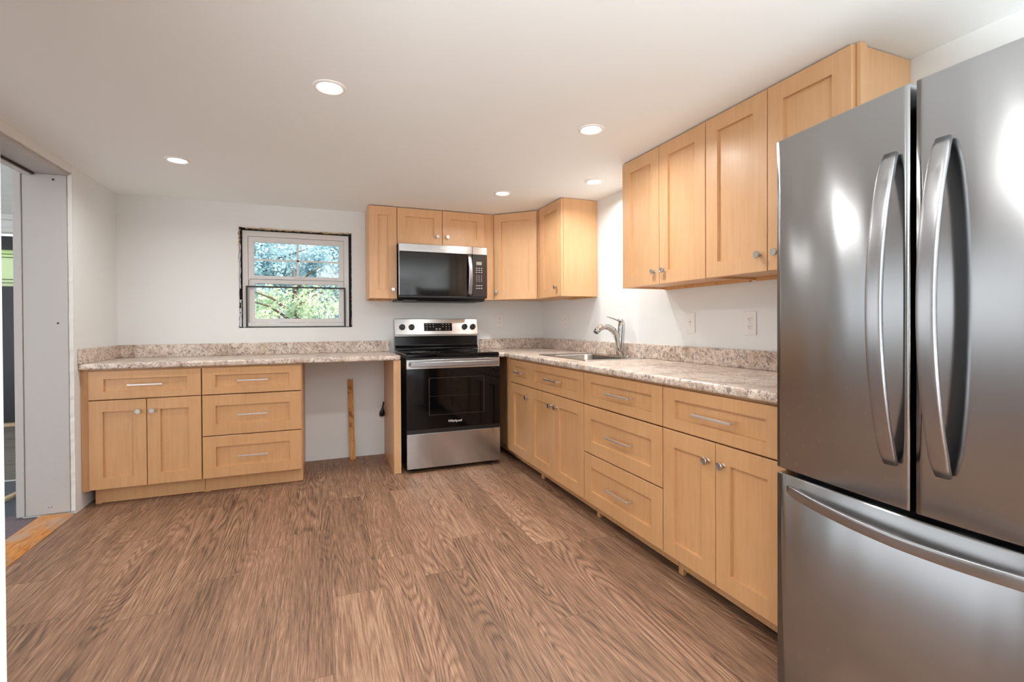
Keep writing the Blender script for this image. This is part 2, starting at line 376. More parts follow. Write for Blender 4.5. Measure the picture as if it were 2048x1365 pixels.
lo = [[Vector((x, y, z)) for x, z in ((-3.634, .001), (-3.634, .019), (-3.53, .0195), (-3.50, .017), (LX + .004, .003), (LX + .004, .001))] for y in (YJ - .028, -3.2)]
rings(b, lo); tag(obj('door_threshold', b, 'oak', bev=.0015), 'worn orange oak threshold board across the opening in the left wall', 'threshold')
# adjoining hall seen through the opening
b = nb(); box(b, -8.0, HX - .001, -4.4, 3.1, -.06, -.004); tag(obj('floor', b, 'hallfloor'), kind='structure')
b = nb(); prism(b, [(-8, .27), (-3.73, .27), (-3.73, -.62), (-8, -.62)][::-1], -.004, .003); tag(obj('carpet', b, 'carpetb'), 'dark blue-grey carpet on the hall floor beyond the doorway', 'carpet')
b = nb(); prism(b, [(-8, -.62), (-3.73, -.62), (-3.636, -.72), (-3.636, -3.2), (-8, -3.2)][::-1], -.004, .006); tag(obj('carpet', b, 'carpetp'), 'purple-grey carpet beside the oak threshold', 'carpet')
b = nb(); box(b, -8, -3.73, .272, .3, -.004, .006); tag(obj('trim_5', b, 'vinyl'), kind='structure')
F = Frame((-4.2, -.72, .003), (.12, .99, 0), (-.99, .12, 0))
F = Frame(Vector((-4.05, -.55, .0032)), Vector((.11, .99, 0)), Vector((-.99, .11, 0)))
b = nb(); fbox(b, F, 0, .78, -.02, .02, 0, .018); tag(obj('wooden_strip', b, 'rawwood', bev=.001), 'narrow loose wooden strip lying on the blue-grey hall carpet', 'wood strip')
b = nb(); box(b, -8, HX, 2.916, 3.05, 0, 2.45)
b.free(); b = nb(); DX0, DX1 = -6.02, -5.16
cells(b, [-8, DX0, DX1, -3.73], [-.06, 0, 2.24, 2.46], lambda i, j: not (i == 1 and j == 1), 2.916, 3.05, lambda u, v, w: Vector((u, w, v)))
tag(obj('wall_back', b, 'wall'), kind='structure')
b = nb(); box(b, -3.73, -3.60, .151, 3.05, 0, 2.46); tag(obj('wall_right', b, 'wall'), kind='structure')
b = nb(); box(b, -8, HX - .002, -4.4, 3.05, 2.45, 2.55); tag(obj('ceiling', b, 'hallceil'), kind='structure')
b = nb(); box(b, HX - .02, HX - .001, YJ + .0, 3.0, 2.067, 2.45); b.free()
b = nb(); box(b, HX, HX + .1, -4.4, .151, ZC + .121, 2.45); tag(obj('wall_left', b, 'wall'), kind='structure')
b = nb(); box(b, -8, -3.75, 2.86, 2.915, 2.38, 2.449); tag(obj('trim_6', b, 'fascia', bev=.01), kind='structure')
DOORM = 1
hd = thing('door_1', 'black front door with a stained glass pane at the far end of the hall', None, ((DX0 + DX1) / 2, 2.95, 0), kind='structure')
b = nb(); cells(b, [DX0 + .02, DX0 + .12, DX1 - .1, DX1 - .02], [.04, 1.619, 2.043, 2.2], lambda i, j: not (i == 1 and j == 1), 2.93, 2.975, lambda u, v, w: Vector((u, w, v))); obj('slab', b, 'doorb', hd)
b = nb(); box(b, DX0 + .12, DX1 - .1, 2.924, 2.93, 1.0, 1.02); box(b, DX0 + .12, DX1 - .1, 2.924, 2.93, 1.4, 1.412); box(b, DX0 + .12, DX1 - .1, 2.924, 2.93, .38, .395); obj('moulding', b, 'doorb', hd)
gx0, gx1 = DX0 + .12, DX1 - .1; GS = gx1 - .01
b = nb(); box(b, gx0, -5.365, 2.948, 2.954, 1.70, 1.955); obj('glass_pane', b, 'sgreen', hd)
b = nb(); box(b, -5.365, gx1, 2.948, 2.954, 1.70, 1.955); obj('glass_pane', b, 'spale', hd)
b = nb(); box(b, gx0, gx1, 2.948, 2.954, 1.619, 1.70); obj('glass_pane', b, 'sgreen', hd)
b = nb(); box(b, gx0, gx1, 2.948, 2.954, 1.955, 2.043); obj('glass_pane', b, 'samber', hd)
b = nb()
for z in (1.70, 1.66, 1.955, 1.995): box(b, gx0, gx1, 2.945, 2.957, z - .003, z + .003)
for x in (-5.365, -5.315): box(b, x - .003, x + .003, 2.945, 2.957, 1.62, 2.043)
for z in (1.82, 1.86): box(b, -5.365, gx1, 2.945, 2.957, z - .003, z + .003)
obj('lead_came', b, 'slot', hd)
b = nb(); cells(b, [DX0 - .09, DX0, DX1, DX1 + .09], [0, 2.24, 2.29], lambda i, j: not (i == 1 and j == 0), 2.885, 2.915, lambda u, v, w: Vector((u, w, v))); tag(obj('trim_7', b, 'fascia'), kind='structure')
b = nb(); box(b, DX0, DX1, 2.86, 3.05, 0, .035); tag(obj('trim_8', b, 'rawwood', bev=.004), kind='structure')
# ------------------------------------------------------------------ window in the back wall
wn = thing('window_1', 'small white sash window in a rough unfinished opening', None, ((WX0 + WX1) / 2, .06, WZ0), kind='structure')
def ringbox(bm, x0, x1, z0, z1, wl, wr, wb, wt, y0, y1):
    cells(bm, [x0, x0 + wl, x1 - wr, x1], [z0, z0 + wb, z1 - wt, z1], lambda i, j: not (i == 1 and j == 1), y0, y1, lambda u, v, w: Vector((u, w, v)))
b = nb(); ringbox(b, -2.66, -1.836, 1.136, 1.93, .04, .04, .035, .045, .055, .14); obj('frame', b, 'vinyl', wn, bev=.003)
b = nb(); ringbox(b, -2.618, -1.877, 1.535, 1.884, .042, .042, .028, .045, .062, .09); obj('upper_sash', b, 'vinyl', wn, bev=.004)
b = nb(); ringbox(b, -2.618, -1.877, 1.172, 1.534, .042, .042, .035, .036, .078, .11); obj('lower_sash', b, 'vinyl', wn, bev=.004)
b = nb(); box(b, -2.254, -2.238, .068, .082, 1.563, 1.839); box(b, -2.576, -1.919, .068, .082, 1.688, 1.702); obj('muntin', b, 'vinyl', wn)
b = nb(); box(b, -2.577, -1.918, .074, .077, 1.562, 1.84); obj('pane', b, 'glass', wn)
b = nb(); box(b, -2.577, -1.918, .092, .095, 1.205, 1.5); obj('pane', b, 'glass', wn)
b = nb(); box(b, -2.275, -2.20, .054, .062, 1.548, 1.562); box(b, -2.262, -2.213, .05, .056, 1.556, 1.566); obj('sash_latch', b, 'vinyl', wn, bev=.002)
b = nb(); cells(b, [-2.636, -2.622, -1.878, -1.864], [1.134, 1.142, 1.463, 1.476], lambda i, j: not (i == 1 and j == 1), .044, .054, lambda u, v, w: Vector((u, w, v))); obj('screen_frame', b, 'bronze', wn)
b = nb()
for x in (-2.618, -1.898): box(b, x, x + .018, .045, .054, 1.146, 1.164)
obj('screen_corner', b, 'vinyl', wn)
b = nb(); cells(b, [WX0 + .0005, WX0 + .024, WX1 - .024, WX1 - .0005], [WZ0 + .0005, WZ0 + .006, WZ1 - .023, WZ1 - .0005], lambda i, j: not (i == 1 and j == 1), .065, .13, lambda u, v, w: Vector((u, w, v))); obj('painted_gap_shade', b, 'gap_shade', wn)
def ragged(bm, p0, p1, wdir, w, d0, d1, n=50, amp=.004, seed=1):
    rnd = random.Random(seed); lo = []
    for i in range(n + 1):
        p = Vector(p0).lerp(Vector(p1), i / n); a = rnd.uniform(-amp, amp); c = rnd.uniform(-amp, amp) * .5; wd = Vector(wdir)
        lo.append([p + wd * c + Vector((0, d0, 0)), p + wd * (w + a) + Vector((0, d0, 0)), p + wd * (w + a) + Vector((0, d1, 0)), p + wd * c + Vector((0, d1, 0))])
    rings(bm, lo)
b = nb(); ragged(b, (WX0, 0, WZ1 + .006), (WX1, 0, WZ1 + .006), (0, 0, -1), .013, -.0025, .012, seed=2)
ragged(b, (WX0 + .0, 0, WZ0 + .02), (WX0, 0, WZ1), (1, 0, 0), .005, -.002, .012, seed=3)
ragged(b, (WX1, 0, WZ0 + .02), (WX1, 0, WZ1), (-1, 0, 0), .003, -.002, .012, seed=4, amp=.003); obj('torn_paper', b, 'fascia', wn)
b = nb(); ragged(b, (WX0 + .05, 0, WZ1 - .006), (WX1 - .02, 0, WZ1 - .006), (0, 0, -1), .006, .012, .05, seed=6); ragged(b, (WX0 + .003, 0, 1.74), (WX0 + .003, 0, 1.93), (1, 0, 0), .007, .012, .06, seed=5)
ragged(b, (WX1 - .002, 0, 1.36), (WX1 - .002, 0, 1.42), (-1, 0, 0), .004, -.002, .03, n=14, seed=8); ragged(b, (WX1 - .002, 0, 1.14), (WX1 - .002, 0, 1.21), (-1, 0, 0), .005, -.002, .03, n=14, seed=9)
obj('raw_wood_edge', b, 'rawwood', wn)
b = nb(); ragged(b, (WX0 + .003, 0, 1.14), (WX0 + .003, 0, 1.36), (1, 0, 0), .015, .02, .04, n=12, amp=.002, seed=10); ragged(b, (WX0 + .003, 0, 1.45), (WX0 + .003, 0, 1.82), (1, 0, 0), .011, .02, .04, n=20, amp=.003, seed=11); obj('house_wrap', b, 'tape', wn)
b = nb(); 
for z, h in ((1.25, .006), (1.29, .045), (1.385, .006)): box(b, WX0 + .004, WX0 + .017, .0185, .02, z, z + h)
obj('wrap_print', b, 'slot', wn)
# ------------------------------------------------------------------ outdoors
b = nb(); box(b, -16, 10, .16, 26, -.7, -.6); tag(obj('floor', b, 'grass'), kind='structure')
def tree(name, label, x, y, h, rad, zc, n, leaf, mat, seed, squash=.8):
    r = random.Random(seed); T = thing(name, label, 'tree', (x, y, -.6), 'trees outside the window')
    b = nb(); tube(b, [Vector((x, y, -.6)), Vector((x + .1, y, zc * .4)), Vector((x, y + .1, zc + rad * .4))], [.16, .12, .04], 10)
    for k in range(9):
        a = r.uniform(0, 6.28); z0 = zc - rad * .5 + k * rad * .12; q = Vector((x, y, z0))
        e = q + Vector((math.cos(a) * rad * .8, math.sin(a) * rad * .8, rad * .35)); tube(b, [q, q.lerp(e, .5) + Vector((0, 0, .08)), e], [.03, .02, .006], 6, (0, 0, 1) if k % 2 else (0, 1, .3))
    obj('trunk', b, 'bark', T)
    b = nb()
    cl = []
    for k in range(46):
        v = Vector((r.gauss(0, 1), r.gauss(0, 1), r.gauss(0, 1))).normalized() * rad * r.uniform(.3, .9)
        cl.append((Vector((x + v.x, y + v.y, zc + v.z * squash)), rad * r.uniform(.12, .24)))
    for k in range(n):
        c, cr = cl[r.randrange(len(cl))]; v = Vector((r.gauss(0, .6), r.gauss(0, .6), r.gauss(0, .5))) * cr; p = c + v
        d = Vector((r.uniform(-1, 1), r.uniform(-1, 1), r.uniform(-.9, .3))).normalized(); s = d.orthogonal().normalized(); s = (s * math.cos(k) + d.cross(s) * math.sin(k)); L = leaf * r.uniform(.6, 1.3)
        vs = [b.verts.new(q) for q in (p, p + d * L * .45 + s * L * .27, p + d * L, p + d * L * .45 - s * L * .27)]; b.faces.new(vs)
    f = obj('foliage', b, mat, T); f['kind'] = 'stuff'
tree('tree', 'leafy tree nearest outside the window, sunlit yellow-green painted into its leaves', -2.5, 5.0, 4, 1.15, 1.35, 3800, .07, 'leafa', 3, .5)
tree('tree', 'tree behind, blue-green shade painted into its leaves, filling the upper left window panes', -3.7, 8.0, 6, 1.9, 2.5, 26000, .1, 'leafb', 5, .95)
tree('tree', 'tree furthest back, blue-green shade painted into its leaves, at the right of the window', -1.5, 12.6, 6, 2.3, 2.8, 26000, .13, 'leafb', 6, .95)
# ------------------------------------------------------------------ recessed lights
def lamp(x, y, label, visible=True):
    T = thing('recessed_light', label, 'ceiling light', (x, y, ZC - .006), 'round recessed ceiling lights')
    b = nb(); n = 40
    def c(r, z): return [Vector((x + r * math.cos(6.28318 * i / n), y + r * math.sin(6.28318 * i / n), z)) for i in range(n)]
    rings(b, [c(.047, ZC - .0005), c(.066, ZC - .0005), c(.064, ZC - .004), c(.054, ZC - .0075), c(.047, ZC - .004)], closed=True); obj('trim_ring', b, 'ring', T, smooth=False)
    b = nb(); rings(b, [c(.0468, ZC - .0008), c(.0468, ZC - .004), c(.03, ZC - .0055)]); obj('diffuser', b, 'diff', T)
    ld = bpy.data.lights.new('led', 'AREA'); ld.shape = 'DISK'; ld.size = .085; ld.energy = LAMP_W; ld.color = (1, .995, .985); ld.spread = 2.8
    lo = bpy.data.objects.new('led', ld); C.objects.link(lo); lo.parent = T; lo.location = (0, 0, -.002)
ll = ['large bright recessed light nearest the camera on the open ceiling', 'recessed light over the left counter, furthest left', 'recessed light in front of the long wall cabinets', 'recessed light over the sink between the wall cabinets', 'recessed light in front of the range and corner cabinet'] + \
     ['recessed light above the camera end of the kitchen'] + ['unseen recessed light added in the space behind the camera'] * 4
for (x, y), s in zip(LAMPS, ll): lamp(x, y, s)
# ------------------------------------------------------------------ cabinets
def pull(F, uc, z, parent, ln=.19):
    d = .019
    b = nb(); h = ln / 2
    fbox(b, F, uc - h, uc + h, d + .024, d + .033, z - .005, z + .005)
    for s in (-1, 1): fbox(b, F, uc + s * (h - .006) - .005, uc + s * (h - .006) + .005, d - .0005, d + .026, z - .005, z + .005)
    obj('handle', b, 'pull', parent, bev=.0012)
def knob(F, u, z, parent, d=.019):
    b = nb(); lathe(b, F(u, d - .0005, z), F.N, [(.009, 0), (.0065, .004), (.006, .016), (.0145, .0185), (.0155, .021), (.0155, .0255), (.0145, .0268), (.0118, .0268), (.0112, .0262)], 28); obj('knob', b, 'nickel', parent, smooth=False)
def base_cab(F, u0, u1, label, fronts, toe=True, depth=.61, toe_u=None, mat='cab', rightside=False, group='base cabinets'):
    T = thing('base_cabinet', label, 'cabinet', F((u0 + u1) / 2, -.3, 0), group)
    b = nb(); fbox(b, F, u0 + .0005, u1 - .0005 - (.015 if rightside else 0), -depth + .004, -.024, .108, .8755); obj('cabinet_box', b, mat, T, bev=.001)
    b = nb(); fbox(b, F, max(u0, .653 if F.U.y else u0) + .0005, u1 - .0005 - (.015 if rightside else 0), -.0235, -.001, .855, .8755); obj('face_rail', b, mat, T)
    if rightside: b = nb(); fbox(b, F, u1 - .015, u1 - .0005, -depth + .004, -.001, .108, .8755); obj('side_panel', b, mat, T, bev=.001)
    if toe:
        t0, t1 = toe_u or (u0 + .001, u1 - .001)
        b = nb(); kz = .004 if F is FB else .028; cells(b, [t0, t0 + .03, t1], [0, kz, .108], lambda i, j: i == 0 or j == 1, -.085, -.07, lambda u, v, w: F(u, w, v)); obj('toe_kick', b, mat, T)
        b = nb(); fbox(b, F, t0, t0 + .016, -depth + .004, -.086, 0, .108); fbox(b, F, t1 - .016, t1, -depth + .004, -.086, 0, .108); obj('plinth', b, mat, T)
    return T
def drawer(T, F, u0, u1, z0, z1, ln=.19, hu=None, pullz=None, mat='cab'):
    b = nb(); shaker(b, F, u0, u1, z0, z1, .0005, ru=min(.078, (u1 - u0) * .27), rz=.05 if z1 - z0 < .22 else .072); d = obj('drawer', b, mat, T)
    if ln: pull(F, (u0 + u1) / 2 if hu is None else hu, (z0 + z1) / 2 if pullz is None else pullz, d, ln)
    return d
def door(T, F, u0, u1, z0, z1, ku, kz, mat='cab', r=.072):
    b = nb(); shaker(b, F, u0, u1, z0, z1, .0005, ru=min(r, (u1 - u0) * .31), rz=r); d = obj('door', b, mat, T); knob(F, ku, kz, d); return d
g = .002; ZT, ZB = .864, .114
FB = Frame((0, -.611, 0), (1, 0, 0), (0, -1, 0))     # cabinets against the back wall
FR = Frame((-.611, 0, 0), (0, -1, 0), (-1, 0, 0))    # cabinets along the right wall (u runs towards the camera)
T = base_cab(FB, -3.433, -2.82, 'two-door maple base cabinet with one drawer at the left end', 0, toe_u=(-3.43, -2.821))
drawer(T, FB, -3.431, -2.823, .683, ZT); door(T, FB, -3.431, -3.129, ZB, .677, -3.169, .6); door(T, FB, -3.125, -2.823, ZB, .677, -3.094, .6)
T = base_cab(FB, -2.82, -2.195, 'three-drawer maple base cabinet below the window', 0, rightside=True, toe_u=(-2.819, -2.198))
for z0, z1 in ((.683, ZT), (.402, .676), (ZB, .396)): drawer(T, FB, -2.816, -2.203, z0, z1, .185)
b = nb(); fbox(b, FB, LX + .001, -3.434, -.606, .0, .104, .8755); tag(obj('filler_panel', b, 'cab', bev=.001), 'narrow maple filler strip between the left wall and the two-door base cabinet', 'panel')
T = thing('end_panel', 'tall maple end panel supporting the left counter beside the range', 'panel', (-1.53, -.3, 0))
b = nb(); box(b, -1.548, -1.53, -.6, -.002, 0, .8755); obj('side_board', b, 'cab', T)
b = nb(); box(b, -1.549, -1.495, -.63, -.601, 0, .8755); obj('front_stile', b, 'cabu', T, bev=.001)
# right run
T = base_cab(FR, .003, 1.147, 'narrow maple base cabinet with one drawer and one door next to the range', 0, toe_u=(.003, 1.146))
drawer(T, FR, .752, 1.144, .683, ZT, .15); door(T, FR, .752, 1.144, ZB, .677, 1.10, .6)
b = nb(); fbox(b, FR, .652, .737, .0005, .012, .108, .8755); tag(obj('filler_panel', b, 'cab', bev=.001), 'narrow maple filler strip in the corner between the range and the right-hand cabinets', 'panel')
# sink base has no top: an open box of four boards
T = thing('sink_cabinet', 'maple sink base cabinet with false drawer and two doors under the sink', 'cabinet', FR(1.54, -.3, 0), 'base cabinets')
b = nb(); cells(b, [1.148, 1.166, 1.915, 1.933], [-.606, -.59, -.036, -.024], lambda i, j: not (i == 1 and j == 1), .108, .8755, lambda u, v, w: FR(u, v, w)); fbox(b, FR, 1.166, 1.915, -.59, -.036, .108, .124); obj('cabinet_box', b, 'cab', T)
b = nb(); fbox(b, FR, 1.1485, 1.9325, -.0235, -.001, .855, .8755); obj('face_rail', b, 'cab', T)
b = nb(); cells(b, [1.149, 1.19, 1.932], [0, .028, .108], lambda i, j: i == 0 or j == 1, -.085, -.07, lambda u, v, w: FR(u, w, v)); obj('toe_kick', b, 'cab', T)
drawer(T, FR, 1.151, 1.929, .683, ZT, .2); door(T, FR, 1.151, 1.538, ZB, .677, 1.497, .6); door(T, FR, 1.542, 1.929, ZB, .677, 1.583, .6)
T = base_cab(FR, 1.934, 2.643, 'three-drawer maple base cabinet right of the sink', 0)
for z0, z1 in ((.683, ZT), (.402, .676), (ZB, .396)): drawer(T, FR, 1.937, 2.64, z0, z1, .205, 2.31)
T = base_cab(FR, 2.644, 3.275, 'two-door maple base cabinet with one wide drawer beside the refrigerator', 0)
drawer(T, FR, 2.647, 3.272, .683, ZT, .205, 2.96); door(T, FR, 2.647, 2.957, ZB, .677, 2.921, .6); door(T, FR, 2.961, 3.272, ZB, .677, 3.0, .6)
# ------------------------------------------------------------------ wall cabinets
UB, UT = 1.368, 2.133
def wall_cab(F, u0, u1, label, zb=UB, dep=.305, z1=UT, name='wall_cabinet'):
    T = thing(name, label, 'cabinet', F((u0 + u1) / 2, -dep / 2, zb), 'wall cabinets')
    b = nb(); fbox(b, F, u0 + .0141, u1 - .0141, -dep + .001, -.02, zb + .012, z1)
    # skirt below the recessed bottom
    fbox(b, F, u0 + .0141, u1 - .0141, -.02, -.001, zb, zb + .012); fbox(b, F, u0 + .0005, u0 + .014, -dep + .001, -.001, zb, z1); fbox(b, F, u1 - .014, u1 - .0005, -dep + .001, -.001, zb, z1)
    obj('cabinet_box', b, 'cabu', T)
    b = nb(); fbox(b, F, u0 + .02, u1 - .02, -dep + .002, -dep + .02, zb - .006, zb + .0115); obj('hanging_rail', b, 'ply', T)
    return T
def screws(T, F, us, d, z):
    b = nb()
    for u in us: lathe(b, F(u, d, z), F.N, [(.003, 0), (.003, .0012)], 8)
    obj('screw', b, 'slot', T)
FU = Frame((0, -.306, 0), (1, 0, 0), (0, -1, 0)); FV = Frame((-.306, 0, 0), (0, -1, 0), (-1, 0, 0))
T = wall_cab(FU, -1.70, -1.4735, 'narrow single-door maple wall cabinet left of the microwave'); door(T, FU, -1.698, -1.475, UB, UT - .004, -1.509, UB + .075, 'cabu'); screws(T, FU, (-1.66, -1.58), -.284, UB + .002)
T = wall_cab(FU, -1.4725, -.706, 'short two-door maple wall cabinet above the microwave', 1.826)
b = nb(); 
door(T, FU, -1.469, -1.090, 1.83, UT - .004, -1.133, 1.903, 'cabu', .07); door(T, FU, -1.086, -.708, 1.83, UT - .004, -1.045, 1.903, 'cabu', .07)
b = nb(); fbox(b, FU, -.7045, -.612, -.02, .002, UB, UT); tag(obj('filler_panel', b, 'cabu', bev=.001), 'tall maple filler strip right of the microwave beside the corner cabinet', 'panel')
# diagonal corner cabinet
T = thing('corner_cabinet', 'diagonal single-door maple corner wall cabinet', 'cabinet', (-.3, -.3, UB), 'wall cabinets')
P5 = [(-.002, -.002), (-.611, -.002), (-.611, -.305), (-.305, -.611), (-.002, -.611)]
b = nb(); prism(b, P5, UB + .01, UT); obj('cabinet_box', b, 'cabu', T)
FD = Frame((-.611, -.305, 0), (1, -1, 0), (-1, -1, 0)); WD = .306 * math.sqrt(2)
b = nb(); fbox(b, FD, .004, .02, -.001, .004, UB, UT); fbox(b, FD, WD - .02, WD - .004, -.001, .004, UB, UT); obj('face_frame', b, 'cabu', T)
FD2 = Frame(Vector((-.611, -.305, 0)) + FD.N * .004, FD.U, FD.N)
door(T, FD2, .012, WD - .012, UB, UT - .004, .04, UB + .075, 'cabu', .07)
b = nb(); fbox(b, FD, .03, WD - .03, -.05, -.03, UB - .004, UB + .0095); obj('hanging_rail', b, 'ply', T); screws(T, FD, (.14, .25, .3), -.029, UB + .002)
T = wall_cab(FV, .6125, 1.065, 'single-door maple wall cabinet right of the corner, its side panel facing the room'); door(T, FV, .665, 1.0635, UB, UT - .004, .985, UB + .075, 'cabu'); screws(T, FV, (.75, .9), -.284, UB + .002)
T = wall_cab(FV, 1.888, 2.585, 'two-door maple wall cabinet, first of the long row right of the sink'); door(T, FV, 1.89, 2.235, UB, UT - .004, 2.2, UB + .072, 'cabu'); door(T, FV, 2.239, 2.583, UB, UT - .004, 2.283, UB + .072, 'cabu'); screws(T, FV, (2.1, 2.35), -.284, UB + .002)
T = wall_cab(FV, 2.587, 3.288, 'two-door maple wall cabinet partly hidden behind the refrigerator'); door(T, FV, 2.589, 2.935, UB, UT - .004, 2.9, UB + .072, 'cabu'); door(T, FV, 2.939, 3.285, UB, UT - .004, 2.985, UB + .072, 'cabu'); screws(T, FV, (2.75, 2.95), -.284, UB + .002)
b = nb(); fbox(b, FV, 3.289, 3.303, -.035, .0, UB, UT); tag(obj('filler_panel', b, 'cabu', bev=.001), 'slim maple corner strip at the near end of the long wall cabinets above the refrigerator', 'panel')
# ------------------------------------------------------------------ countertops
def splash(bm, F, u0, u1): fbox(bm, F, u0, u1, 0, .02, .9145, 1.012)
T = thing('countertop', 'long speckled granite-look countertop along the back wall left of the range', 'countertop', (-2.5, -.3, .876))
b = nb(); box(b, LX + .001, -1.497, -.648, -.001, .876, .914); sl = obj('top_slab', b, 'top', T, bev=.012, seg=4)
b = nb(); box(b, LX + .022, -1.5, -.021, -.001, .9142, 1.01); box(b, LX + .001, LX + .021, -.648, -.001, .9142, 1.01); obj('backsplash', b, 'top', T, bev=.003)
T = thing('countertop', 'L-shaped speckled granite-look countertop along the right wall holding the sink', 'countertop', (-.33, -1.9, .876))
SX0, SX1, SY0, SY1 = -.515, -.045, -1.765, -1.045   # sink rim
xs = [-.694, -.648, SX0 + .02, SX1 - .02, -.001]; ys = [-3.3, SY0 + .02, SY1 - .02, -.648, -.001]
b = nb(); cells(b, xs, ys, lambda i, j: not (i == 0 and j < 3) and not (i == 2 and j == 1), .876, .914, lambda u, v, w: Vector((u, v, w)))
bmesh.ops.dissolve_limit(b, angle_limit=.01, verts=b.verts[:], edges=b.edges[:]); obj('top_slab', b, 'top', T, bev=.012, seg=4)
b = nb(); box(b, -.656, -.001, -.021, -.001, .9142, 1.01); box(b, -.021, -.001, -3.3, -.0215, .9142, 1.01); obj('backsplash', b, 'top', T, bev=.003)
# ------------------------------------------------------------------ sink and faucet
T = thing('kitchen_sink', 'stainless steel single-bowl drop-in sink in the right-hand countertop', 'sink', (-.28, -1.4, .9142))
def rrect(x0, x1, y0, y1, r, z, n=6):
    out = []
    for cx, cy, a0 in ((x1 - r, y1 - r, 0), (x0 + r, y1 - r, 90), (x0 + r, y0 + r, 180), (x1 - r, y0 + r, 270)):
        for k in range(n + 1):
            a = math.radians(a0 + 90 * k / n); out.append(Vector((cx + r * math.cos(a), cy + r * math.sin(a), z)))
    return out
b = nb(); z = .9145; BY = SY1 - .13
L_ = [rrect(SX0, SX1, SY0, SY1, .012, z), rrect(SX0 + .002, SX1 - .002, SY0 + .002, SY1 - .002, .012, z + .004), rrect(SX0 + .03, SX1 - .095, SY0 + .04, BY, .07, z + .0035),
      rrect(SX0 + .034, SX1 - .099, SY0 + .044, BY - .004, .07, z - .004), rrect(SX0 + .05, SX1 - .115, SY0 + .06, BY - .02, .07, z - .17), rrect(SX0 + .075, SX1 - .14, SY0 + .085, BY - .045, .06, z - .185)]
rings(b, L_, cap0=False); so = obj('basin', b, 'sink', T, smooth=True)
b = nb(); lathe(b, (-.32, -1.45, z - .1849), (0, 0, 1), [(.045, 0), (.045, .003), (.03, .003), (.028, .001)], 24); obj('drain', b, 'chrome', T)
T = thing('kitchen_faucet', 'brushed nickel pull-out faucet standing behind the sink', 'faucet', (-.09, -1.5, .919))
fy = -1.5; zb = .9195
b = nb(); L_ = [rrect(-.118, -.062, fy - .125, fy + .125, .027, zz, 8) for zz in (zb, zb + .004)] + [rrect(-.114, -.066, fy - .121, fy + .121, .023, zb + .007, 8)]
rings(b, L_); obj('deck_plate', b, 'chrome', T)
b = nb()
V = lambda x, z: Vector((x, fy, z))
tube(b, [V(-.082, zb + .006), V(-.080, .97), V(-.077, 1.03), V(-.072, 1.09), V(-.069, 1.13), V(-.068, 1.1565)], [(.024, .027), (.023, .026), (.023, .026), (.023, .026), (.023, .025), (.022, .024)], 20)
obj('body', b, 'chrome', T, smooth=True)
b = nb()
sp = [(-.088, .93), (-.092, .98), (-.10, 1.03), (-.118, 1.075), (-.145, 1.107), (-.178, 1.125), (-.212, 1.13), (-.243, 1.122), (-.266, 1.106), (-.281, 1.09)]
tube(b, [V(*q) for q in sp], [(.02, .022), (.02, .022), (.02, .022), (.02, .022), (.02, .021), (.021, .021), (.023, .02), (.025, .02), (.026, .02), (.024, .018)], 20)
spo = obj('spout', b, 'chrome', T, smooth=True)
b = nb(); e0 = V(-.281, 1.09); dr = (V(-.281, 1.09) - V(-.266, 1.106)).normalized(); tube(b, [e0 + dr * -.002, e0 + dr * .004], [(.021, .016), (.02, .015)], 20); obj('spray_head', b, 'grey', T)
b = nb(); tube(b, [V(-.136, 1.0995), V(-.1385, 1.102)], [(.0206, .0222), (.0206, .0222)], 20); obj('seam_ring', b, 'slot', spo)
b = nb()
tube(b, [V(-.07, 1.158), V(-.075, 1.172), V(-.092, 1.176)], [(.021, .023), (.02, .017), (.016, .009)], 16); tube(b, [V(-.08, 1.168), V(-.11, 1.176), V(-.15, 1.189), V(-.186, 1.2)], [(.017, .010), (.014, .0055), (.011, .0045), (.008, .003)], 16)
obj('lever', b, 'chrome', T, smooth=True)
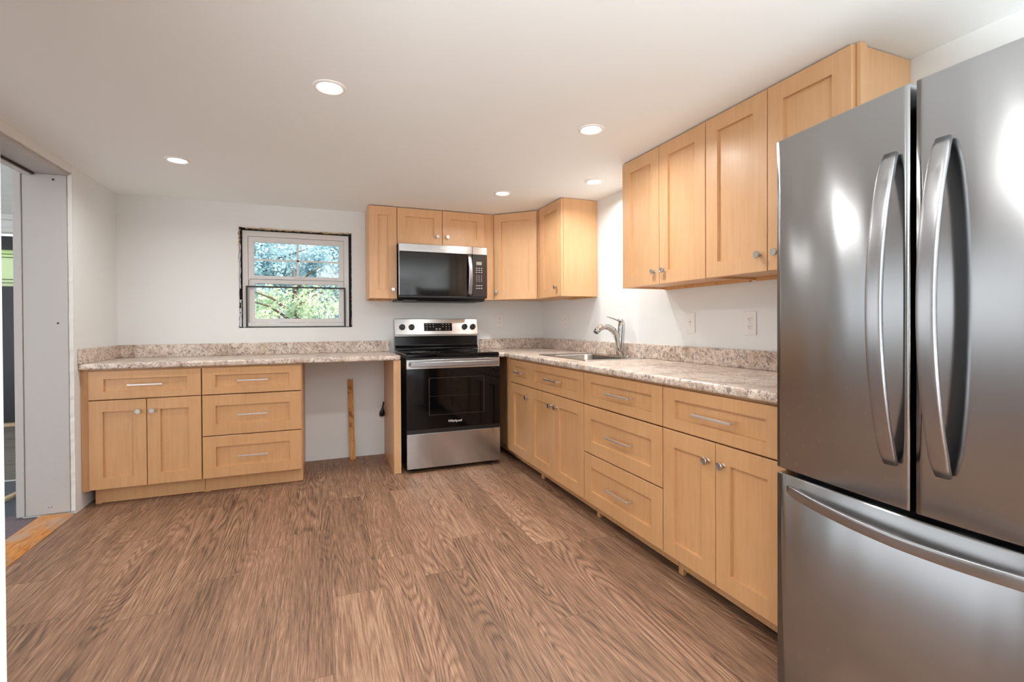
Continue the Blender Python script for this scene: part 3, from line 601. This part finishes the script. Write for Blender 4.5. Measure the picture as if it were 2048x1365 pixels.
# ------------------------------------------------------------------ outlets
def plate(F, u, z, label, kind):
    T = thing('wall_outlet' if kind != 'blank' else 'wall_plate', label, 'outlet' if kind != 'blank' else 'wall plate', F(u, 0, z - .06), 'white wall plates above the counter' if z > 1 else None)
    b = nb(); fbox(b, F, u - .039, u + .039, .0005, .007, z - .062, z + .062); obj('cover_plate', b, 'white', T, bev=.003)
    if kind == 'duplex':
        for s in (-1, 1):
            b = nb(); zc = z + s * .0195; pts = [F(u + .017 * math.copysign(abs(math.cos(a)) ** .8, math.cos(a)), .0, zc + .0145 * math.copysign(min(1, abs(math.sin(a)) * 1.15), math.sin(a))) for a in [i * math.pi / 12 for i in range(24)]]
            rings(b, [[q + F.N * .007 for q in pts], [q + F.N * .0092 for q in pts]]); r = obj('receptacle', b, 'white', T)
            b = nb(); fbox(b, F, u - .0075, u - .005, .009, .0096, zc - .001, zc + .007); fbox(b, F, u + .005, u + .0075, .009, .0096, zc, zc + .007); lathe(b, F(u, .009, zc - .007), F.N, [(.0026, 0), (.0026, .0006)], 10); obj('slot', b, 'slot', r)
        b = nb(); lathe(b, F(u, .007, z), F.N, [(.003, 0), (.0026, .001)], 10); obj('screw', b, 'nickel', T)
    elif kind == 'gfci':
        b = nb(); fbox(b, F, u - .017, u + .017, .006, .0095, z - .034, z + .034); r = obj('receptacle', b, 'white', T, bev=.001)
        b = nb()
        for s in (-1, 1): fbox(b, F, u - .0075, u - .005, .009, .01, z + s * .022 - .003, z + s * .022 + .004); fbox(b, F, u + .005, u + .0075, .009, .01, z + s * .022 - .003, z + s * .022 + .004)
        obj('slot', b, 'slot', r)
        b = nb(); fbox(b, F, u - .007, u + .007, .009, .0112, z + .001, z + .006); fbox(b, F, u - .007, u + .007, .009, .0112, z - .006, z - .001); obj('reset_button', b, 'white', r)
    elif kind == 'blank':
        b = nb(); lathe(b, F(u, .007, z + .007), F.N, [(.0055, 0), (.005, .002)], 12); lathe(b, F(u, .007, z - .011), F.N, [(.003, 0), (.003, .001)], 10); obj('jack', b, 'nickel', T)
    return T
FW = Frame((0, 0, 0), (1, 0, 0), (0, -1, 0)); FX = Frame((0, 0, 0), (0, -1, 0), (-1, 0, 0))
plate(FW, -.452, 1.186, 'white double outlet on the back wall right of the range', 'duplex')
plate(FX, .533, 1.168, 'white outlet on the right wall under the corner wall cabinet', 'gfci')
plate(FX, 2.12, 1.151, 'white wall plate with a small centre jack right of the faucet', 'blank')
plate(FX, 2.556, 1.149, 'white double outlet on the right wall beside the refrigerator', 'duplex')
plate(FW, -1.582, .36, 'white low outlet on the back wall in the knee space', 'gfci')
b = nb(); tube(b, [Vector((-1.572, -.012, .355)), Vector((-1.572, -.03, .36)), Vector((-1.57, -.045, .385)), Vector((-1.566, -.04, .42)), Vector((-1.556, -.03, .47))], [(.022, .02), (.024, .024), (.02, .018), (.007, .007), (.006, .006)], 12, (1, 0, 0))
tag(obj('power_plug', b, 'black', smooth=True), 'black power plug and cord on the low outlet beside the end panel', 'plug')
# leaning pine board under the counter
b = nb(); lo = [[Vector((x0, y, z)), Vector((x0 + .043, y, z)), Vector((x0 + .043, y - .018, z)), Vector((x0, y - .018, z))] for x0, y, z in ((-1.842, -.072, .0), (-1.849, -.046, .25), (-1.856, -.006, .677))]
rings(b, lo); tag(obj('pine_board', b, 'board', bev=.001), 'knotty pine board leaning against the wall under the counter', 'board')
# ------------------------------------------------------------------ range
RX0, RX1, RY = -1.462, -.701, -.69
T = thing('electric_range', 'stainless steel electric range with black glass oven door', 'stove', (-1.08, -.36, 0))
FG = Frame((0, 0, 0), (1, 0, 0), (0, -1, 0))
b = nb(); box(b, RX0 + .003, RX1 - .003, -.645, -.03, .03, .893); obj('body', b, 'black', T, bev=.003)
b = nb()
for x in (RX0 + .05, RX1 - .05):
    for y in (-.6, -.1): lathe(b, (x, y, 0), (0, 0, 1), [(.018, 0), (.018, .008), (.01, .01), (.01, .032)], 12)
obj('foot', b, 'black', T)
b = nb(); box(b, RX0, RX1, -.672, -.09, .893, .922); obj('cooktop', b, 'blackgl', T, bev=.006, seg=3)
b = nb(); box(b, RX0 + .003, RX1 - .003, -.672, -.646, .879, .8925); obj('front_lip', b, 'black', T)
b = nb()
n = 36
for cx, cy, rr in ((-1.27, -.5, .11), (-.89, -.5, .09), (-1.27, -.23, .075), (-.89, -.23, .1)):
    for r0 in (rr, rr * .6):
        rings(b, [[Vector((cx + q * math.cos(6.28318 * i / n), cy + q * math.sin(6.28318 * i / n), zz)) for i in range(n)] for q, zz in ((r0, .9221), (r0 + .002, .9221), (r0 + .002, .9224), (r0, .9224))], closed=True)
obj('burner_ring', b, 'grey', T)
# backguard
b = nb(); lo = [[Vector((x, y, z)) for y, z in ((-.005, .925), (-.105, .925), (-.105, .94), (-.082, .965), (-.08, 1.045), (-.005, 1.045))] for x in (RX0 + .002, RX1 - .002)]
rings(b, lo); obj('backguard', b, 'blackm', T, bev=.003)
b = nb(); lo = [[Vector((x, y, z)) for y, z in ((-.006, 1.046), (-.098, 1.046), (-.098, 1.056), (-.094, 1.062), (-.066, 1.200), (-.006, 1.203))] for x in (RX0, RX1)]
rings(b, lo); cp = obj('control_panel', b, 'steelh', T, bev=.002)
FP = Frame((0, 0, 0), (1, 0, 0), (0, -1, 0))
ydep = lambda z: .066 + (1.2 - z) / .138 * .028
class SF(Frame):
    def __call__(s, u, d, z): return Vector((u, -(ydep(z) + d * .98), z + d * .2))
SFp = SF((0, 0, 0), (1, 0, 0), (0, -1, 0))
b = nb(); fbox(b, SFp, -1.203, -.945, -.001, .0025, 1.092, 1.163); dp = obj('display', b, 'blackgl', cp)
b = nb()
for i, (u, z_) in enumerate([(-1.178, 1.152), (-1.148, 1.152), (-1.118, 1.152), (-1.178, 1.13), (-1.148, 1.13), (-1.118, 1.13), (-1.178, 1.107), (-1.03, 1.152), (-1.0, 1.152), (-.972, 1.152), (-1.03, 1.13), (-1.0, 1.13), (-.972, 1.13), (-1.0, 1.107), (-.972, 1.107)]):
    w_, h_ = ((.006, .0016) if i % 3 else (.008, .0014)) if i not in (2, 5, 6, 11, 12, 14) else (.004, .003)
    fbox(b, SFp, u - w_, u + w_, .0025, .003, z_ - h_, z_ + h_)
for u in (-1.09, -1.06):
    cc = [(u + .009 * math.cos(6.28318 * i / 20), 1.109 + .008 * math.sin(6.28318 * i / 20)) for i in range(20)]
    rings(b, [[SFp(x, .0025, z) for x, z in cc], [SFp(x, .003, z) for x, z in cc], [SFp(u + (x - u) * .8, .003, 1.109 + (z - 1.109) * .8) for x, z in cc], [SFp(u + (x - u) * .8, .0025, 1.109 + (z - 1.109) * .8) for x, z in cc]], closed=True)
    fbox(b, SFp, u - .003, u + .003, .0025, .003, 1.106, 1.112)
obj('button_print', b, 'mark', dp)
for u in (-1.397, -1.314, -.825, -.747):
    q = SFp(u, 0, 1.128); ax = Vector((0, -.98, .2))
    b = nb(); lathe(b, q - ax * .001, ax, [(.027, 0), (.0265, .005), (.024, .008), (.0225, .0255), (.0205, .028)], 28); kb = obj('knob', b, 'black', T)
    b = nb(); Fk = Frame(q, (1, 0, 0), ax); 
    vs = fbox(b, Fk, -.0035, .0035, .0275, .034, -.021, .021); obj('grip', b, 'blackm', kb, bev=.001)
# oven door
b = nb(); box(b, RX0 + .001, RX1 - .001, RY, -.6455, .806, .8775); obj('door_top_trim', b, 'steelh', T, bev=.002)
b = nb(); box(b, RX0 + .001, RX1 - .001, RY + .001, -.6455, .335, .8055); od = obj('oven_door', b, 'blackgl', T, bev=.002)
b = nb(); cells(b, [-1.29, -1.284, -.842, -.836], [.44, .444, .73, .734], lambda i, j: not (i == 1 and j == 1), -(RY + .001) , -(RY + .001) + .0006, lambda u, v, w: Vector((u, -w, v))); fbox(b, FG, -1.29, -.9, -(RY + .001), -(RY + .001) + .0005, .588, .590); obj('window_outline', b, 'panel', od)
text_obj('Whirlpool', .027, FG, -1.081, .6905, .386, 'mark', od, bold=.0004)
b = nb(); box(b, RX0 + .002, RX1 - .002, RY + .006, -.6455, .305, .3345); obj('vent_strip', b, 'black', T)
b = nb(); box(b, RX0 + .001, RX1 - .001, RY - .001, -.6455, .035, .303); obj('storage_drawer', b, steel('range_drawer_steel', 'c4c8ce', .2, .85, wav=.8), T, bev=.002)
b = nb(); box(b, -1.437, -.737, -.752, -.736, .826, .862); h = obj('handle', b, 'handle', T, bev=.004, seg=3)
b = nb()
for x in (-1.40, -.79): box(b, x, x + .02, -.738, RY + .0005, .832, .856)
obj('handle_post', b, 'grey', h)
# ------------------------------------------------------------------ microwave
T = thing('microwave', 'stainless and black over-the-range microwave hung below the short wall cabinet', 'microwave', (-1.086, -.2, 1.37))
MX0, MX1, MY = -1.4705, -.7075, -.398
b = nb(); lo = [[Vector((x, y, z)) for y, z in ((-.002, 1.352), (-.30, 1.352), (-.36, 1.385), (-.36, 1.822), (-.002, 1.822))] for x in (MX0 + .002, MX1 - .002)]
rings(b, lo); obj('case', b, 'black', T)
b = nb(); box(b, MX0 + .08, MX1 - .08, -.27, -.05, 1.347, 1.3525); box(b, MX0 + .05, MX0 + .16, -.32, -.3, 1.352, 1.36); obj('underside_grille', b, 'grey', T)
b = nb(); box(b, MX0, -.842, MY, -.361, 1.756, 1.8215); obj('top_trim', b, 'steelh', T, bev=.003)
b = nb(); box(b, -.841, MX1, MY, -.361, 1.756, 1.8215); obj('top_trim', b, 'steelh', T, bev=.003)
b = nb(); box(b, MX0, -.842, MY + .001, -.361, 1.392, 1.7555); md = obj('door', b, 'mwgl', T, bev=.003)
b = nb(); box(b, MX0, MX0 + .004, MY - .0005, -.361, 1.395, 1.755); obj('edge_trim', b, 'steelh', md)
b = nb(); box(b, -.841, MX1, MY + .001, -.361, 1.392, 1.7555); mp = obj('control_panel', b, 'panel', T, bev=.003)
b = nb(); box(b, MX0, MX1, MY + .004, -.361, 1.376, 1.3915); obj('bottom_trim', b, 'black', T, bev=.002)
FM = Frame((0, 0, 0), (1, 0, 0), (0, -1, 0)); dm = -MY - .001
b = nb(); fbox(b, FM, -.806, -.757, dm, dm + .0006, 1.667, 1.695); obj('display', b, 'lcd', mp)
b = nb()
for zz in (1.638, 1.62, 1.602):
    for u in (-.803, -.781, -.759): fbox(b, FM, u - .006, u + .006, dm, dm + .0006, zz - .0028, zz + .0028)
for zz in (1.573, 1.557, 1.541, 1.526):
    for u in (-.802, -.781, -.76): fbox(b, FM, u - .0022, u + .0022, dm, dm + .0006, zz - .0038, zz + .0038)
for zz in (1.487, 1.464):
    for u in (-.802, -.781, -.76): fbox(b, FM, u - .007, u + .007, dm, dm + .0006, zz - .003, zz + .003)
obj('button_print', b, 'mark', mp)
text_obj('Whirlpool', .021, FM, -1.09, -MY, 1.796, 'ring', T, bold=.0006)
b = nb(); pts = []; 
for i in range(17):
    a = i / 16; pts.append(Vector((-.868, MY - .004 - .036 * math.sin(math.pi * a) ** .8, 1.398 + .352 * a)))
sweep(b, pts, (.017, .005), (1, 0, 0)); obj('handle', b, 'handle', T, smooth=True)
# ------------------------------------------------------------------ refrigerator
T = thing('refrigerator', 'large stainless steel French door refrigerator with bottom freezer drawer', 'refrigerator', (-.4, -3.75, 0))
PR = [(-3.372, -.790), (-3.46, -.7985), (-3.55, -.807), (-3.65, -.8155), (-3.745, -.822), (-3.756, -.8225), (-3.85, -.822), (-3.95, -.817), (-4.05, -.811), (-4.13, -.804)]
def px(y):
    ys_ = [q[0] for q in PR]
    for (a, xa), (c, xc) in zip(PR, PR[1:]):
        if c <= y <= a: return xa + (xc - xa) * (y - a) / (c - a)
    return PR[0][1] if y > PR[0][0] else PR[-1][1]
def fdoor(y0, y1, z0, z1, back=-.725, n=24):
    b = nb(); r = .004
    ysr = [y0 + (y1 - y0) * i / n for i in range(n + 1)]
    def loop(z, ins): 
        fr = []
        for i, y in enumerate(ysr):
            yy = min(max(y, y1 + ins), y0 - ins); fr.append(Vector((px(y) + ins, yy, z)))
        return fr + [Vector((back, y1 + ins, z)), Vector((back, y0 - ins, z))]
    rings(b, [loop(z0, r), loop(z0 + r * .4, r * .4), loop(z0 + r, 0), loop(z1 - r, 0), loop(z1 - r * .4, r * .4), loop(z1, r)])
    return b
b = nb(); box(b, -.70, -.03, -4.125, -3.377, .03, 1.672); obj('cabinet_body', b, 'grey', T, bev=.004)
b = nb(); box(b, -.7245, -.7005, -4.115, -3.387, .06, 1.685); obj('door_gasket', b, 'black', T)
b = nb()
for y in (-3.4, -4.1): box(b, -.79, -.6, y - .02, y + .02, 1.673 + .02, 1.71)
b.free(); b = nb()
for y in (-3.45, -4.05): lathe(b, (-.66, y, 0), (0, 0, 1), [(.02, 0), (.02, .03)], 12); lathe(b, (-.1, y, 0), (0, 0, 1), [(.02, 0), (.02, .03)], 12)
obj('foot', b, 'black', T)
def fixs(o):
    for f in o.data.polygons: f.use_smooth = abs(f.normal.z) < .3 and abs(f.normal.y) < .5
    return o
dl = fixs(obj('door', fdoor(-3.372, -3.744, .716, 1.694), 'fridge', T)); drr = fixs(obj('door', fdoor(-3.757, -4.13, .716, 1.694), 'fridge', T)); fz = fixs(obj('freezer_drawer', fdoor(-3.372, -4.13, .06, .703), 'fridge', T))
def bow_v(yc, par):
    b = nb(); pts = []; sc = []
    for i in range(33):
        a = i / 32; z = .818 + a * .724; bul = math.sin(math.pi * a) ** .75
        pts.append(Vector((px(yc) - .007 - .062 * bul, yc, z))); e = min(a, 1 - a); sc.append((.018 * min(1, .82 + e * 3.5), .0065))
    sweep(b, pts, sc, (0, 1, 0)); o = obj('handle', b, 'handle', par, smooth=True)
bow_v(-3.707, dl); bow_v(-3.812, drr)
b = nb(); pts = []; sc = []
for i in range(41):
    a = i / 40; y = -3.42 - a * .665; bul = math.sin(math.pi * a) ** .75
    pts.append(Vector((px(y) - .007 - .062 * bul, y, .665 + .004 * 0))); sc.append((.0145 * min(1, .7 + min(a, 1 - a) * 6), .0065))
sweep(b, pts, sc, (0, 0, 1)); obj('handle', b, 'handle', fz, smooth=True)
b = nb(); box(b, -.715, -.68, -4.12, -3.382, .012, .058); obj('toe_grille', b, 'black', T)
